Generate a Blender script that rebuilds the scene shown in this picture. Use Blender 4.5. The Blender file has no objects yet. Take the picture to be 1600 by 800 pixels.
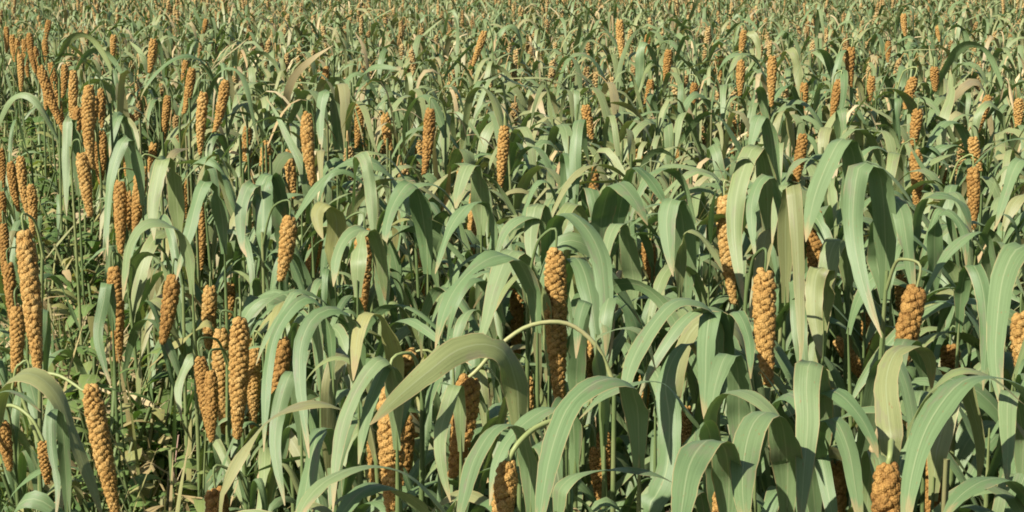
import bpy, math, random
import numpy as np
from mathutils import Vector, Matrix
R = math.radians
rng = np.random.default_rng(11)
random.seed(11)
scene = bpy.context.scene
col = scene.collection

# ------------------------------------------------------------------ camera, sky, sun, exposure
H, FPX, PITCH = 1.54, 2600.0, math.atan(488 / 2600)
cam = bpy.data.cameras.new('camera'); cam.sensor_width = 36.0; cam.lens = 36.0 * FPX / 1600.0
cam.clip_start = .05; cam.clip_end = 600
co = bpy.data.objects.new('camera', cam); col.objects.link(co)
co.location = (0, 0, H); co.rotation_euler = (math.pi / 2 - PITCH, 0, 0)
scene.camera = co
SUN = Vector((-.60, -.56, .70)).normalized()
world = bpy.data.worlds.new('World'); scene.world = world; world.use_nodes = True
wn = world.node_tree
sky = wn.nodes.new('ShaderNodeTexSky'); sky.sky_type = 'NISHITA'; sky.sun_disc = False
sky.sun_elevation = math.asin(SUN.z); sky.sun_rotation = math.atan2(SUN.x, SUN.y)
sky.air_density = 1.0; sky.dust_density = 1.6
bgn = wn.nodes['Background']; bgn.inputs['Strength'].default_value = .055
wn.links.new(sky.outputs[0], bgn.inputs['Color'])
sl = bpy.data.lights.new('sun', 'SUN'); sl.energy = 5.0; sl.angle = R(.55); sl.color = (1, .93, .80)
so = bpy.data.objects.new('sun', sl); col.objects.link(so); so.location = (0, 0, 30)
so.rotation_euler = SUN.to_track_quat('Z', 'Y').to_euler()
vs = scene.view_settings
vs.view_transform = 'Standard'; vs.look = 'None'; vs.gamma = 1; vs.exposure = .84; vs.use_curve_mapping = False
scene.render.engine = 'CYCLES'
scene.cycles.max_bounces = 6; scene.cycles.filter_width = 1.8; scene.cycles.transparent_max_bounces = 4

# ------------------------------------------------------------------ pixel helpers (photo 1600 x 800)
cp, sp = math.cos(PITCH), math.sin(PITCH)
def ray(x, y):
    a = (x - 800) / FPX; b = -(y - 400) / FPX
    return np.array([a, cp + b * sp, -sp + b * cp])
def at_t(x, y, t): return np.array([0, 0, H]) + t * ray(x, y)
def t_at_z(x, y, z): return (z - H) / ray(x, y)[2]
def project(P):
    P = np.asarray(P, float); d = P - np.array([0, 0, H])
    t = d[..., 1] * cp - d[..., 2] * sp
    u = d[..., 1] * sp + d[..., 2] * cp
    t_ = np.where(t > .05, t, .05)
    return 800 + FPX * d[..., 0] / t_, 400 - FPX * u / t_, t

# ------------------------------------------------------------------ materials
def nd(nt, kind, **kw):
    n = nt.nodes.new(kind)
    for k, v in kw.items():
        if k.startswith('i_'):
            key = k[2:]
            n.inputs[int(key) if key.isdigit() else key.replace('_', ' ')].default_value = v
        else: setattr(n, k, v)
    return n
def ramp(nt, fac, stops):
    n = nt.nodes.new('ShaderNodeValToRGB'); e = n.color_ramp.elements
    while len(e) < len(stops): e.new(.5)
    for q, (p, c) in zip(e, stops):
        q.position = p; q.color = (*c, 1) if len(c) == 3 else c
    nt.links.new(fac, n.inputs[0]); return n.outputs[0]
def mixc(nt, fac, a, b, mode='MIX'):
    n = nt.nodes.new('ShaderNodeMix'); n.data_type = 'RGBA'; n.blend_type = mode
    for s, v in ((n.inputs[0], fac), (n.inputs[6], a), (n.inputs[7], b)):
        if isinstance(v, bpy.types.NodeSocket): nt.links.new(v, s)
        elif isinstance(v, (int, float)): s.default_value = v
        else: s.default_value = (*v, 1)
    return n.outputs[2]
def mth(nt, op, a, b=None, c=None, clamp=False):
    n = nt.nodes.new('ShaderNodeMath'); n.operation = op; n.use_clamp = clamp
    for i, v in enumerate((a, b, c)):
        if v is None: continue
        if isinstance(v, bpy.types.NodeSocket): nt.links.new(v, n.inputs[i])
        else: n.inputs[i].default_value = v
    return n.outputs[0]
def mapr(nt, v, a, b, c=0., d=1.):
    n = nt.nodes.new('ShaderNodeMapRange'); n.inputs[1].default_value = a; n.inputs[2].default_value = b
    n.inputs[3].default_value = c; n.inputs[4].default_value = d
    nt.links.new(v, n.inputs[0]); return n.outputs[0]

def leaf_material(name, stuff, palette, edge=.35, transl=.15, rough=.47, tan=(.34, .25, .12)):
    m = bpy.data.materials.new(name); m.use_nodes = True; nt = m.node_tree; nt.nodes.clear()
    out = nd(nt, 'ShaderNodeOutputMaterial')
    if stuff: rnd = nd(nt, 'ShaderNodeAttribute', attribute_name='rnd').outputs['Fac']
    else: rnd = nd(nt, 'ShaderNodeObjectInfo').outputs['Random']
    uv = nd(nt, 'ShaderNodeUVMap', uv_map='UVMap').outputs[0]
    sep = nd(nt, 'ShaderNodeSeparateXYZ'); nt.links.new(uv, sep.inputs[0])
    u, v = sep.outputs[0], sep.outputs[1]
    av = mth(nt, 'ABSOLUTE', mth(nt, 'SUBTRACT', v, .5))
    # streaks that run along the blade
    cmb = nd(nt, 'ShaderNodeCombineXYZ'); nt.links.new(mth(nt, 'MULTIPLY', u, 2.2), cmb.inputs[0])
    nt.links.new(mth(nt, 'MULTIPLY', v, 26.), cmb.inputs[1]); nt.links.new(mth(nt, 'MULTIPLY', rnd, 37.), cmb.inputs[2])
    vein = nd(nt, 'ShaderNodeTexNoise', i_Scale=1.0, i_Detail=3.0, i_Roughness=.6); nt.links.new(cmb.outputs[0], vein.inputs[0])
    cmb2 = nd(nt, 'ShaderNodeCombineXYZ'); nt.links.new(mth(nt, 'MULTIPLY', u, 6.), cmb2.inputs[0])
    nt.links.new(mth(nt, 'MULTIPLY', v, 1.6), cmb2.inputs[1]); nt.links.new(mth(nt, 'MULTIPLY', rnd, 91.), cmb2.inputs[2])
    blot = nd(nt, 'ShaderNodeTexNoise', i_Scale=1.0, i_Detail=4.0, i_Roughness=.62); nt.links.new(cmb2.outputs[0], blot.inputs[0])
    spot = nd(nt, 'ShaderNodeTexNoise', i_Scale=7.0, i_Detail=2.0); nt.links.new(cmb2.outputs[0], spot.inputs[0])
    base = ramp(nt, rnd, palette)
    c = mixc(nt, mapr(nt, vein.outputs[0], .30, .70), base, mixc(nt, 1., base, (1.42, 1.36, 1.42), 'MULTIPLY'))
    # purplish weathered zones and pale bloom
    c = mixc(nt, mapr(nt, blot.outputs[0], .56, .72, 0, .55), c, (.185, .152, .112))
    c = mixc(nt, mapr(nt, blot.outputs[0], .44, .26, 0, .32), c, mixc(nt, 1., base, (1.55, 1.45, 1.55), 'MULTIPLY'))
    # midrib
    c = mixc(nt, mapr(nt, av, .036, .006, 0, .62), c, (.28, .32, .17))
    # dry margins and tip on some blades
    en = mth(nt, 'ADD', blot.outputs[0], mth(nt, 'MULTIPLY', rnd, .45))
    emask = mth(nt, 'MULTIPLY', mapr(nt, av, .455, .49), mapr(nt, en, .95 - edge * .6, 1.05 - edge * .6), clamp=True)
    c = mixc(nt, mth(nt, 'MULTIPLY', emask, .8), c, (.36, .28, .14))
    tipn = mth(nt, 'ADD', u, mth(nt, 'MULTIPLY', mth(nt, 'SUBTRACT', blot.outputs[0], .5), .35))
    c = mixc(nt, mapr(nt, tipn, .88, 1.0, 0, .9), c, tan)
    c = mixc(nt, mapr(nt, spot.outputs[0], .68, .75, 0, .7), c, (.20, .12, .05))
    bump = nd(nt, 'ShaderNodeBump', i_Strength=.25, i_Distance=.002); nt.links.new(vein.outputs[0], bump.inputs['Height'])
    p = nd(nt, 'ShaderNodeBsdfPrincipled', i_Roughness=rough); nt.links.new(c, p.inputs['Base Color'])
    nt.links.new(mapr(nt, vein.outputs[0], .3, .7, rough - .06, rough + .14), p.inputs['Roughness'])
    p.inputs['Specular IOR Level'].default_value = .42
    nt.links.new(bump.outputs[0], p.inputs['Normal'])
    t = nd(nt, 'ShaderNodeBsdfTranslucent'); nt.links.new(mixc(nt, 1., c, (1.15, 1.45, .55), 'MULTIPLY'), t.inputs[0])
    mx = nd(nt, 'ShaderNodeMixShader', i_0=transl)
    nt.links.new(p.outputs[0], mx.inputs[1]); nt.links.new(t.outputs[0], mx.inputs[2]); nt.links.new(mx.outputs[0], out.inputs[0])
    return m
GREEN = [(0., (.086, .146, .056)), (.28, (.122, .182, .080)), (.52, (.100, .162, .066)), (.74, (.142, .196, .086)), (.90, (.152, .194, .072)), (1., (.188, .186, .082))]
GREENFAR = [(0., (.092, .150, .058)), (.3, (.135, .188, .080)), (.6, (.155, .200, .084)), (.82, (.185, .212, .088)), (.94, (.22, .21, .10)), (1., (.28, .225, .12))]
DRY = [(0., (.36, .29, .15)), (.5, (.26, .185, .085)), (1., (.44, .38, .22))]
YEL = [(0., (.19, .21, .075)), (1., (.27, .26, .10))]
WEED = [(0., (.060, .115, .030)), (.4, (.095, .160, .040)), (.7, (.15, .21, .06)), (.86, (.24, .24, .085)), (.93, (.30, .225, .105)), (1., (.40, .33, .19))]
M = {
    'leaf': leaf_material('millet_leaf', False, GREEN), 'leaf_stuff': leaf_material('millet_leaf_far', True, GREENFAR, edge=.6),
    'dry': leaf_material('dry_leaf', False, DRY, rough=.7, transl=.12), 'dry_stuff': leaf_material('dry_leaf_far', True, DRY, rough=.7, transl=.12),
    'yellow': leaf_material('yellowing_leaf', False, YEL, transl=.25),
    'margin': leaf_material('tan_margined_leaf', False, GREEN, edge=.95),
    'weed_stuff': leaf_material('weed_leaf', True, WEED, rough=.6, transl=.25),
    'weed': leaf_material('weed_leaf_single', False, WEED[:4], rough=.55, transl=.25),
}
def simple_mat(name, stops, scale, rough, bump=0., bdist=.001, voro=False, stuff=False):
    m = bpy.data.materials.new(name); m.use_nodes = True; nt = m.node_tree
    p = nt.nodes['Principled BSDF']; tc = nd(nt, 'ShaderNodeTexCoord')
    oi = nd(nt, 'ShaderNodeObjectInfo') if not stuff else None
    n = nd(nt, 'ShaderNodeTexNoise', i_Scale=scale, i_Detail=4.0, i_Roughness=.65)
    src = nd(nt, 'ShaderNodeNewGeometry').outputs['Position']
    nt.links.new(src, n.inputs[0])
    f = n.outputs[0]
    rv = oi.outputs['Random'] if oi else nd(nt, 'ShaderNodeAttribute', attribute_name='rnd').outputs['Fac']
    f = mth(nt, 'ADD', f, mth(nt, 'MULTIPLY', mth(nt, 'SUBTRACT', rv, .5), .34))
    c = ramp(nt, f, stops); nt.links.new(c, p.inputs['Base Color'])
    p.inputs['Roughness'].default_value = rough
    p.inputs['Specular IOR Level'].default_value = .25
    if bump:
        b = nd(nt, 'ShaderNodeBump', i_Strength=bump, i_Distance=bdist)
        if voro:
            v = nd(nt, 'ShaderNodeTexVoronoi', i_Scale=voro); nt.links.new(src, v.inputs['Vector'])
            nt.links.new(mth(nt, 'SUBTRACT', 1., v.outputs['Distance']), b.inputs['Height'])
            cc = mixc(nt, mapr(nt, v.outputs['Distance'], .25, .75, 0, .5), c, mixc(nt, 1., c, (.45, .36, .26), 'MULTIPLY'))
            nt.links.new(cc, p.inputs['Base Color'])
        else: nt.links.new(n.outputs[0], b.inputs['Height'])
        nt.links.new(b.outputs[0], p.inputs['Normal'])
    return m
HEADC = [(.12, (.20, .102, .027)), (.42, (.35, .200, .056)), (.62, (.43, .265, .082)), (.90, (.53, .38, .155))]
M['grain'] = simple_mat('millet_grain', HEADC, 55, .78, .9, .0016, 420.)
M['grain_stuff'] = simple_mat('millet_grain_far', [(.15, (.17, .105, .040)), (.42, (.28, .185, .070)), (.62, (.36, .255, .105)), (.88, (.44, .35, .17))], 40, .8, stuff=True)
M['stem'] = simple_mat('millet_stem', [(.2, (.075, .115, .04)), (.55, (.12, .165, .06)), (.8, (.20, .22, .09))], 9, .5)
M['stem_stuff'] = simple_mat('stem_far', [(.2, (.075, .115, .04)), (.55, (.12, .165, .06)), (.8, (.24, .20, .10))], 9, .55, stuff=True)
M['stalk'] = simple_mat('pale_stalk', [(.2, (.16, .21, .075)), (.6, (.26, .30, .12)), (.85, (.37, .35, .17))], 14, .45)
M['pinkstem'] = simple_mat('pink_stem', [(.2, (.30, .16, .13)), (.8, (.50, .36, .28))], 14, .6)
M['soil'] = simple_mat('soil', [(.25, (.045, .032, .02)), (.5, (.10, .07, .045)), (.75, (.18, .13, .08))], 6, .95, .8, .03)

# ------------------------------------------------------------------ mesh helpers
def new_mesh(name, V, F, mats, uv=None, rnd=None, mi=None, smooth=True):
    """V (n,3), F (m,4) or (m,3) int arrays, or a list of such arrays"""
    me = bpy.data.meshes.new(name)
    V = np.asarray(V, np.float32)
    Fs = F if isinstance(F, list) else [F]
    Fs = [np.asarray(f, np.int32) for f in Fs if len(f)]
    loops = np.concatenate([f.ravel() for f in Fs])
    tot = np.concatenate([np.full(len(f), f.shape[1], np.int32) for f in Fs])
    start = np.concatenate([[0], np.cumsum(tot)[:-1]]).astype(np.int32)
    me.vertices.add(len(V)); me.vertices.foreach_set('co', V.ravel())
    me.loops.add(len(loops)); me.loops.foreach_set('vertex_index', loops)
    me.polygons.add(len(tot)); me.polygons.foreach_set('loop_start', start); me.polygons.foreach_set('loop_total', tot)
    if mi is not None: me.polygons.foreach_set('material_index', np.asarray(mi, np.int32))
    if uv is not None:
        l = me.uv_layers.new(name='UVMap'); l.data.foreach_set('uv', np.asarray(uv, np.float32)[loops].ravel())
    if rnd is not None:
        a = me.attributes.new('rnd', 'FLOAT', 'POINT'); a.data.foreach_set('value', np.asarray(rnd, np.float32))
    for m in (mats if isinstance(mats, (list, tuple)) else [mats]): me.materials.append(m)
    me.update(calc_edges=True); me.validate()
    if smooth: me.polygons.foreach_set('use_smooth', np.ones(len(me.polygons), bool))
    return me
def link(name, me, parent=None, loc=(0, 0, 0)):
    o = bpy.data.objects.new(name, me); col.objects.link(o); o.location = loc
    if parent is not None: o.parent = parent
    return o
def tag(o, label, cat, group=None, kind=None):
    o['label'] = label; o['category'] = cat
    if group: o['group'] = group
    if kind: o['kind'] = kind
    return o
def nrm(a): return a / np.maximum(np.linalg.norm(a, axis=-1, keepdims=True), 1e-9)
def catmull(P, n):
    P = np.asarray(P, float)
    Q = np.vstack([2 * P[0] - P[1], P, 2 * P[-1] - P[-2]])
    dl = np.linalg.norm(np.diff(P, axis=0), axis=1); cum = np.concatenate([[0], np.cumsum(dl)])
    s = np.linspace(0, cum[-1], n); out = []
    for x in s:
        i = min(np.searchsorted(cum, x, 'right') - 1, len(P) - 2); f = (x - cum[i]) / max(dl[i], 1e-9)
        p0, p1, p2, p3 = Q[i:i + 4]
        out.append(.5 * (2 * p1 + (p2 - p0) * f + (2 * p0 - 5 * p1 + 4 * p2 - p3) * f * f + (3 * p1 - p0 - 3 * p2 + p3) * f ** 3))
    return np.array(out)
def tube(P, r, k=6):
    P = np.asarray(P, float); n = len(P); r = np.broadcast_to(r, n)
    T = nrm(np.gradient(P, axis=0)); ref = np.where(np.abs(T[:, 2:3]) > .9, [[1., 0, 0]], [[0, 0, 1.]])
    A = nrm(np.cross(T, ref))
    for i in range(1, n):                                # carry the frame along
        a = A[i - 1] - T[i] * (A[i - 1] @ T[i]); A[i] = a / max(np.linalg.norm(a), 1e-9)
    B = np.cross(T, A); th = np.linspace(0, 2 * np.pi, k, endpoint=False)
    V = P[:, None] + r[:, None, None] * (A[:, None] * np.cos(th)[None, :, None] + B[:, None] * np.sin(th)[None, :, None])
    i = np.arange(n - 1)[:, None] * k; j = np.arange(k)[None]
    F = np.stack([i + j, i + (j + 1) % k, i + k + (j + 1) % k, i + k + j], -1).reshape(-1, 4)
    return V.reshape(-1, 3), F
def width_profile(s, tipp=2.3):
    b = np.clip(s / .22, 0, 1); b = b * b * (3 - 2 * b)
    return (.42 + .58 * b) * np.clip(1 - s ** tipp, 0, 1) ** .8
def ribbon(P, S, W, nv=5, fold=.16, wave=.06, phase=None, freq=None, tipp=None):
    """P,S (L,N,3) centre lines and side vectors, W (L,) full widths -> verts, quads, uv"""
    L, N, _ = P.shape
    T = nrm(np.gradient(P, axis=1)); S = nrm(S - T * np.sum(S * T, -1, keepdims=True)); Nn = np.cross(S, T)
    s = np.linspace(0, 1, N)
    tipp = np.full(L, 2.3) if tipp is None else tipp
    w = .5 * W[:, None] * np.stack([width_profile(s, q) for q in tipp])
    w[:, -1] = .0006
    rag = 1 + rng.normal(0, .028, (L, N, 2)) - .30 * (rng.uniform(size=(L, N, 2)) < .012); rag[:, 0] = 1; rag[:, -1] = 1
    v = np.linspace(-1, 1, nv)
    phase = np.zeros(L) if phase is None else phase; freq = np.full(L, 14.) if freq is None else freq
    fo = (fold * (1.2 - s))[None, :, None] * np.abs(v)[None, None]
    wv = wave * np.sin(freq[:, None, None] * s[None, :, None] + phase[:, None, None] + np.sign(v)[None, None] * 1.7) * (v ** 2)[None, None] * np.sin(np.pi * s)[None, :, None]
    off = (fo + wv * 2.2) * w[:, :, None]
    V = P[:, :, None] + S[:, :, None] * (w[:, :, None] * v * np.where(v < 0, rag[:, :, :1], rag[:, :, 1:]))[..., None] + Nn[:, :, None] * off[..., None]
    i = np.arange(N - 1)[:, None] * nv; j = np.arange(nv - 1)[None]
    f = np.stack([i + j, i + j + 1, i + nv + j + 1, i + nv + j], -1).reshape(-1, 4)
    F = (np.arange(L)[:, None, None] * N * nv + f[None]).reshape(-1, 4)
    uv = np.stack(np.broadcast_arrays(s[None, :, None], (v * .5 + .5)[None, None], np.zeros((L, 1, 1)))[:2], -1)
    uv = np.broadcast_to(uv, (L, N, nv, 2)).reshape(-1, 2)
    return V.reshape(-1, 3), F, uv
def generic_lines(n, N, upper=1.0, len_rng=(.34, .50)):
    """n arching blades starting at the origin and leaving along +X"""
    s = np.linspace(0, 1, N)[None]
    th0 = np.radians(rng.uniform(58, 84, (n, 1))); th1 = np.radians(rng.uniform(-88, -48, (n, 1))); up = rng.uniform(size=(n, 1)) < .04; th1 = np.where(up, np.radians(rng.uniform(-25, 45, (n, 1))), th1)
    k = rng.uniform(7, 15, (n, 1)) + rng.uniform(0, 22, (n, 1)) * (rng.uniform(size=(n, 1)) < .4); s0 = rng.uniform(.25, .55, (n, 1))
    g = 1 / (1 + np.exp(-k * (s - s0))); g0 = 1 / (1 + np.exp(k * s0)); g1 = 1 / (1 + np.exp(-k * (1 - s0)))
    th = th0 + (th1 - th0) * (g - g0) / (g1 - g0)
    az = rng.uniform(-.7, .7, (n, 1)) * s ** 1.3
    Lg = rng.uniform(*len_rng, (n, 1)); ds = Lg / (N - 1)
    d = np.stack([np.cos(th) * np.cos(az), np.cos(th) * np.sin(az), np.sin(th)], -1) * ds[..., None]
    P = np.concatenate([np.zeros((n, 1, 3)), np.cumsum(.5 * (d[:, 1:] + d[:, :-1]), 1)], 1)
    wob = .005 * np.sin(rng.uniform(6, 14, (n, 1)) * s + rng.uniform(0, 6, (n, 1))) * s; P[..., 1] += wob; P[..., 2] += .6 * wob[::-1]
    S = np.stack([-np.sin(az), np.cos(az), 0 * az], -1)
    T = nrm(np.gradient(P, axis=1)); Nn = np.cross(S, T)
    r = rng.uniform(-.25, .25, (n, 1)) + rng.normal(0, 1.0, (n, 1)) * np.clip(s - .2, 0, 1)
    S = S * np.cos(r)[..., None] + Nn * np.sin(r)[..., None]
    return P, S

# ------------------------------------------------------------------ seed heads
def ico(sub):
    import bmesh
    bm = bmesh.new(); bmesh.ops.create_icosphere(bm, subdivisions=sub, radius=1)
    V = np.array([v.co[:] for v in bm.verts]); F = np.array([[v.index for v in f.verts] for f in bm.faces]); bm.free()
    return V, F
IV2, IF2 = ico(2); IV1, IF1 = ico(1)
OV = np.array([[1, 0, 0], [-1, 0, 0], [0, 1, 0], [0, -1, 0], [0, 0, 1], [0, 0, -1]], float)
OF = np.array([[0, 2, 4], [2, 1, 4], [1, 3, 4], [3, 0, 4], [2, 0, 5], [1, 2, 5], [3, 1, 5], [0, 3, 5]])
def head_profile(q): return (.66 + .34 * np.clip(q / .14, 0, 1) ** .7) * (1 - .60 * np.clip((q - .36) / .64, 0, 1) ** 1.6)
def head_geo(hw, pitch, iv, iff, bend, seed, jit=.04):
    """head of length 1 and width hw hanging down from the origin: knobs set in a spiral, pitch = knob spacing / width"""
    g = np.random.default_rng(seed); V = []; F = []; nb = 0; side = g.uniform(0, 6.28)
    qs = np.linspace(0, 1, 400); dens = head_profile(qs) / (pitch * hw * (.62 + .38 * head_profile(qs))) ** 2
    cum = np.concatenate([[0], np.cumsum(.5 * (dens[1:] + dens[:-1]) / 399)]); cum *= np.pi * hw * .80 / .88
    K = int(cum[-1]); hand = g.choice([-1, 1])
    for k in range(K):
        q = float(np.interp(k + .5, cum, qs)); pr = head_profile(q); a = hand * k * 2.39996 + g.normal(0, .10)
        q += g.normal(0, .12) * pitch * hw; rad = .5 * hw * pr
        size = hw * pitch * (.62 + .38 * pr) * .66 * g.uniform(.72, 1.25)
        rr = (rad - size * .75) * g.uniform(.90, 1.08)
        v = iv * np.array([1.0, g.uniform(.85, 1.15), g.uniform(.85, 1.2)]) * size * (1 + g.normal(0, jit, (len(iv), 1)))
        tw = g.normal(0, .6); v = v @ np.array([[1, 0, 0], [0, np.cos(tw), np.sin(tw)], [0, -np.sin(tw), np.cos(tw)]])
        x = v @ np.array([[np.cos(a), np.sin(a), 0], [-np.sin(a), np.cos(a), 0], [0, 0, 1]])
        V.append(x + np.array([rr * np.cos(a), rr * np.sin(a), -q])); F.append(iff + nb); nb += len(iv)
    if len(iv) > 12:                                        # short bristles that fuzz the outline
        m = 900; q = g.uniform(0, 1, m); a = g.uniform(0, 6.28, m); r0 = .5 * hw * head_profile(q) * .92; ln = hw * g.uniform(.10, .24, m)
        d = np.stack([np.cos(a), np.sin(a), g.normal(-.5, .5, m)], -1); b = np.stack([r0 * np.cos(a), r0 * np.sin(a), -q], -1)
        t_ = np.stack([-np.sin(a), np.cos(a), 0 * a], -1) * hw * .012
        bv = np.stack([b - t_, b + t_, b + d * ln[:, None]], 1).reshape(-1, 3); V.append(bv); F.append(np.arange(m * 3).reshape(-1, 3) + nb); nb += m * 3
    V = np.concatenate(V); F = np.concatenate(F)
    o = bend * (V[:, 2] ** 2); V[:, 0] += o * np.cos(side); V[:, 1] += o * np.sin(side)
    q = np.linspace(0, 1, 14); rad = .5 * hw * head_profile(q) * .72; rad[-1] *= .3; rad[0] *= .4
    cp_ = np.stack([bend * q ** 2 * np.cos(side), bend * q ** 2 * np.sin(side), -q], -1)
    return V, F, tube(cp_, rad, 8)
HEADS = {}
for ci, ratio in enumerate((3.6, 5.0, 6.4, 8.0)):
    for vi in range(4):
        V, F, (cv, cf) = head_geo(1 / ratio, .29 if vi < 2 else .30, IV2 if vi < 2 else IV1, IF2 if vi < 2 else IF1, [.05, .12, .07, .14][vi], 50 + ci * 7 + vi)
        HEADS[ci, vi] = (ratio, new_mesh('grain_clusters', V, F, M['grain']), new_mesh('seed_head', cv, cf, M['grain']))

# ------------------------------------------------------------------ what was read off the photograph
# heads: top x, top y, bottom x, bottom y, width (photo pixels)
HEADPX = [
 (19,55,21,97,10),(46,52,49,115,11),(32,85,35,142,11),(76,32,72,70,9),(63,105,92,205,16),(80,100,90,165,13),(115,112,113,215,15),
 (140,135,128,262,20),(127,240,142,338,20),(158,140,160,200,14),(160,205,163,280,14),(178,55,175,80,10),(240,62,238,97,14),
 (300,108,293,178,15),(318,145,308,240,17),(352,127,345,207,17),(290,95,288,120,10),(322,30,318,62,8),(200,225,198,270,14),
 (187,285,190,395,20),(222,262,210,370,20),(200,300,203,375,18),(228,315,225,350,15),(290,280,290,325,15),(312,315,320,420,17),
 (386,200,388,260,16),(32,245,38,335,16),(48,290,60,370,16),(3,300,5,370,14),(5,350,10,420,15),
 (38,365,65,578,30),(25,480,33,570,22),(178,420,190,563,24),(270,432,262,535,25),(328,450,325,545,23),(360,445,356,500,18),
 (313,560,327,685,22),(345,515,342,680,25),(375,500,370,685,30),(397,545,395,672,22),(142,605,176,806,31),(68,690,72,735,16),
 (5,660,10,710,20),(337,765,342,860,36),
 (10,42,12,82,9),(26,62,29,112,10),(38,62,41,120,10),(55,75,58,130,11),(70,62,72,106,10),(70,112,79,172,13),(86,142,97,212,14),(101,102,104,152,12),
 (122,168,118,236,16),(148,152,146,216,15),(150,222,153,266,14),(17,255,22,330,15),(1,232,5,292,13),(13,412,19,480,19),(47,592,56,652,20),(205,180,202,228,13),(262,150,258,196,13),(240,225,236,272,14),
 (417,222,412,270,17),(480,178,477,290,20),(452,235,455,310,18),(510,105,507,140,11),(562,160,562,230,15),(602,178,605,245,16),
 (570,215,570,237,12),(672,172,670,272,19),(655,220,657,272,14),(727,230,724,262,15),(788,198,785,262,19),(745,290,742,365,20),
 (748,350,745,410,19),(660,345,655,465,17),(568,360,568,445,27),(452,340,450,405,26),(486,320,486,345,14),(495,372,487,432,20),
 (520,300,518,325,14),(757,50,745,85,12),(536,138,535,165,10),
 (968,32,972,102,13),(1045,78,1040,115,13),(1012,55,1012,80,10),(915,165,920,200,16),(1017,125,1015,150,12),(1085,130,1083,155,12),
 (1162,48,1160,75,11),(1158,95,1155,150,14),(1128,88,1127,115,10),(1145,188,1146,240,13),(928,262,924,310,17),(1060,235,1060,265,13),
 (1132,308,1130,475,25),(1171,345,1172,470,14),(1013,375,1013,420,22),(810,395,806,580,22),(1000,232,997,268,14),
 (1207,88,1203,165,15),(1330,75,1322,135,15),(1312,125,1302,165,15),(1257,130,1255,158,13),(1362,120,1360,146,13),(1428,122,1418,155,17),
 (1460,105,1460,130,14),(1466,40,1465,57,9),(1412,22,1412,45,10),(1388,65,1388,87,10),(1545,150,1528,200,15),(1592,155,1592,187,16),
 (1434,172,1430,210,18),(1365,170,1364,200,12),(1255,210,1248,268,18),(1430,237,1437,295,20),(1473,260,1470,287,15),(1520,215,1522,250,18),
 (1520,262,1525,358,20),(1455,320,1455,347,14),(1275,330,1270,420,25),
 (359,525,356,640,24),(329,580,335,690,20),(386,530,383,650,24),(588,640,592,770,32),(634,655,630,770,30),(442,530,430,640,30),(648,550,600,605,26),(612,605,612,800,42),(732,590,722,745,40),(793,725,785,820,35),(642,645,648,682,20),
 (555,610,552,650,18),(868,392,866,640,34),(930,515,925,592,22),(943,675,940,745,24),(930,700,935,772,20),(1007,580,1008,692,11),
 (1073,635,1070,692,17),(1195,425,1190,545,35),(1132,765,1130,850,36),(905,520,905,605,26),(825,590,825,640,18),
 (1432,450,1415,545,36),(1408,430,1408,490,19),(1357,480,1353,530,19),(1307,530,1347,582,21),(1485,540,1482,595,29),(1510,560,1505,602,15),
 (1595,490,1592,612,31),(1387,730,1385,850,45),(1460,710,1455,812,29),(1305,725,1308,810,31),(1567,395,1565,422,15),(1363,420,1360,452,13),
]
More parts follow.
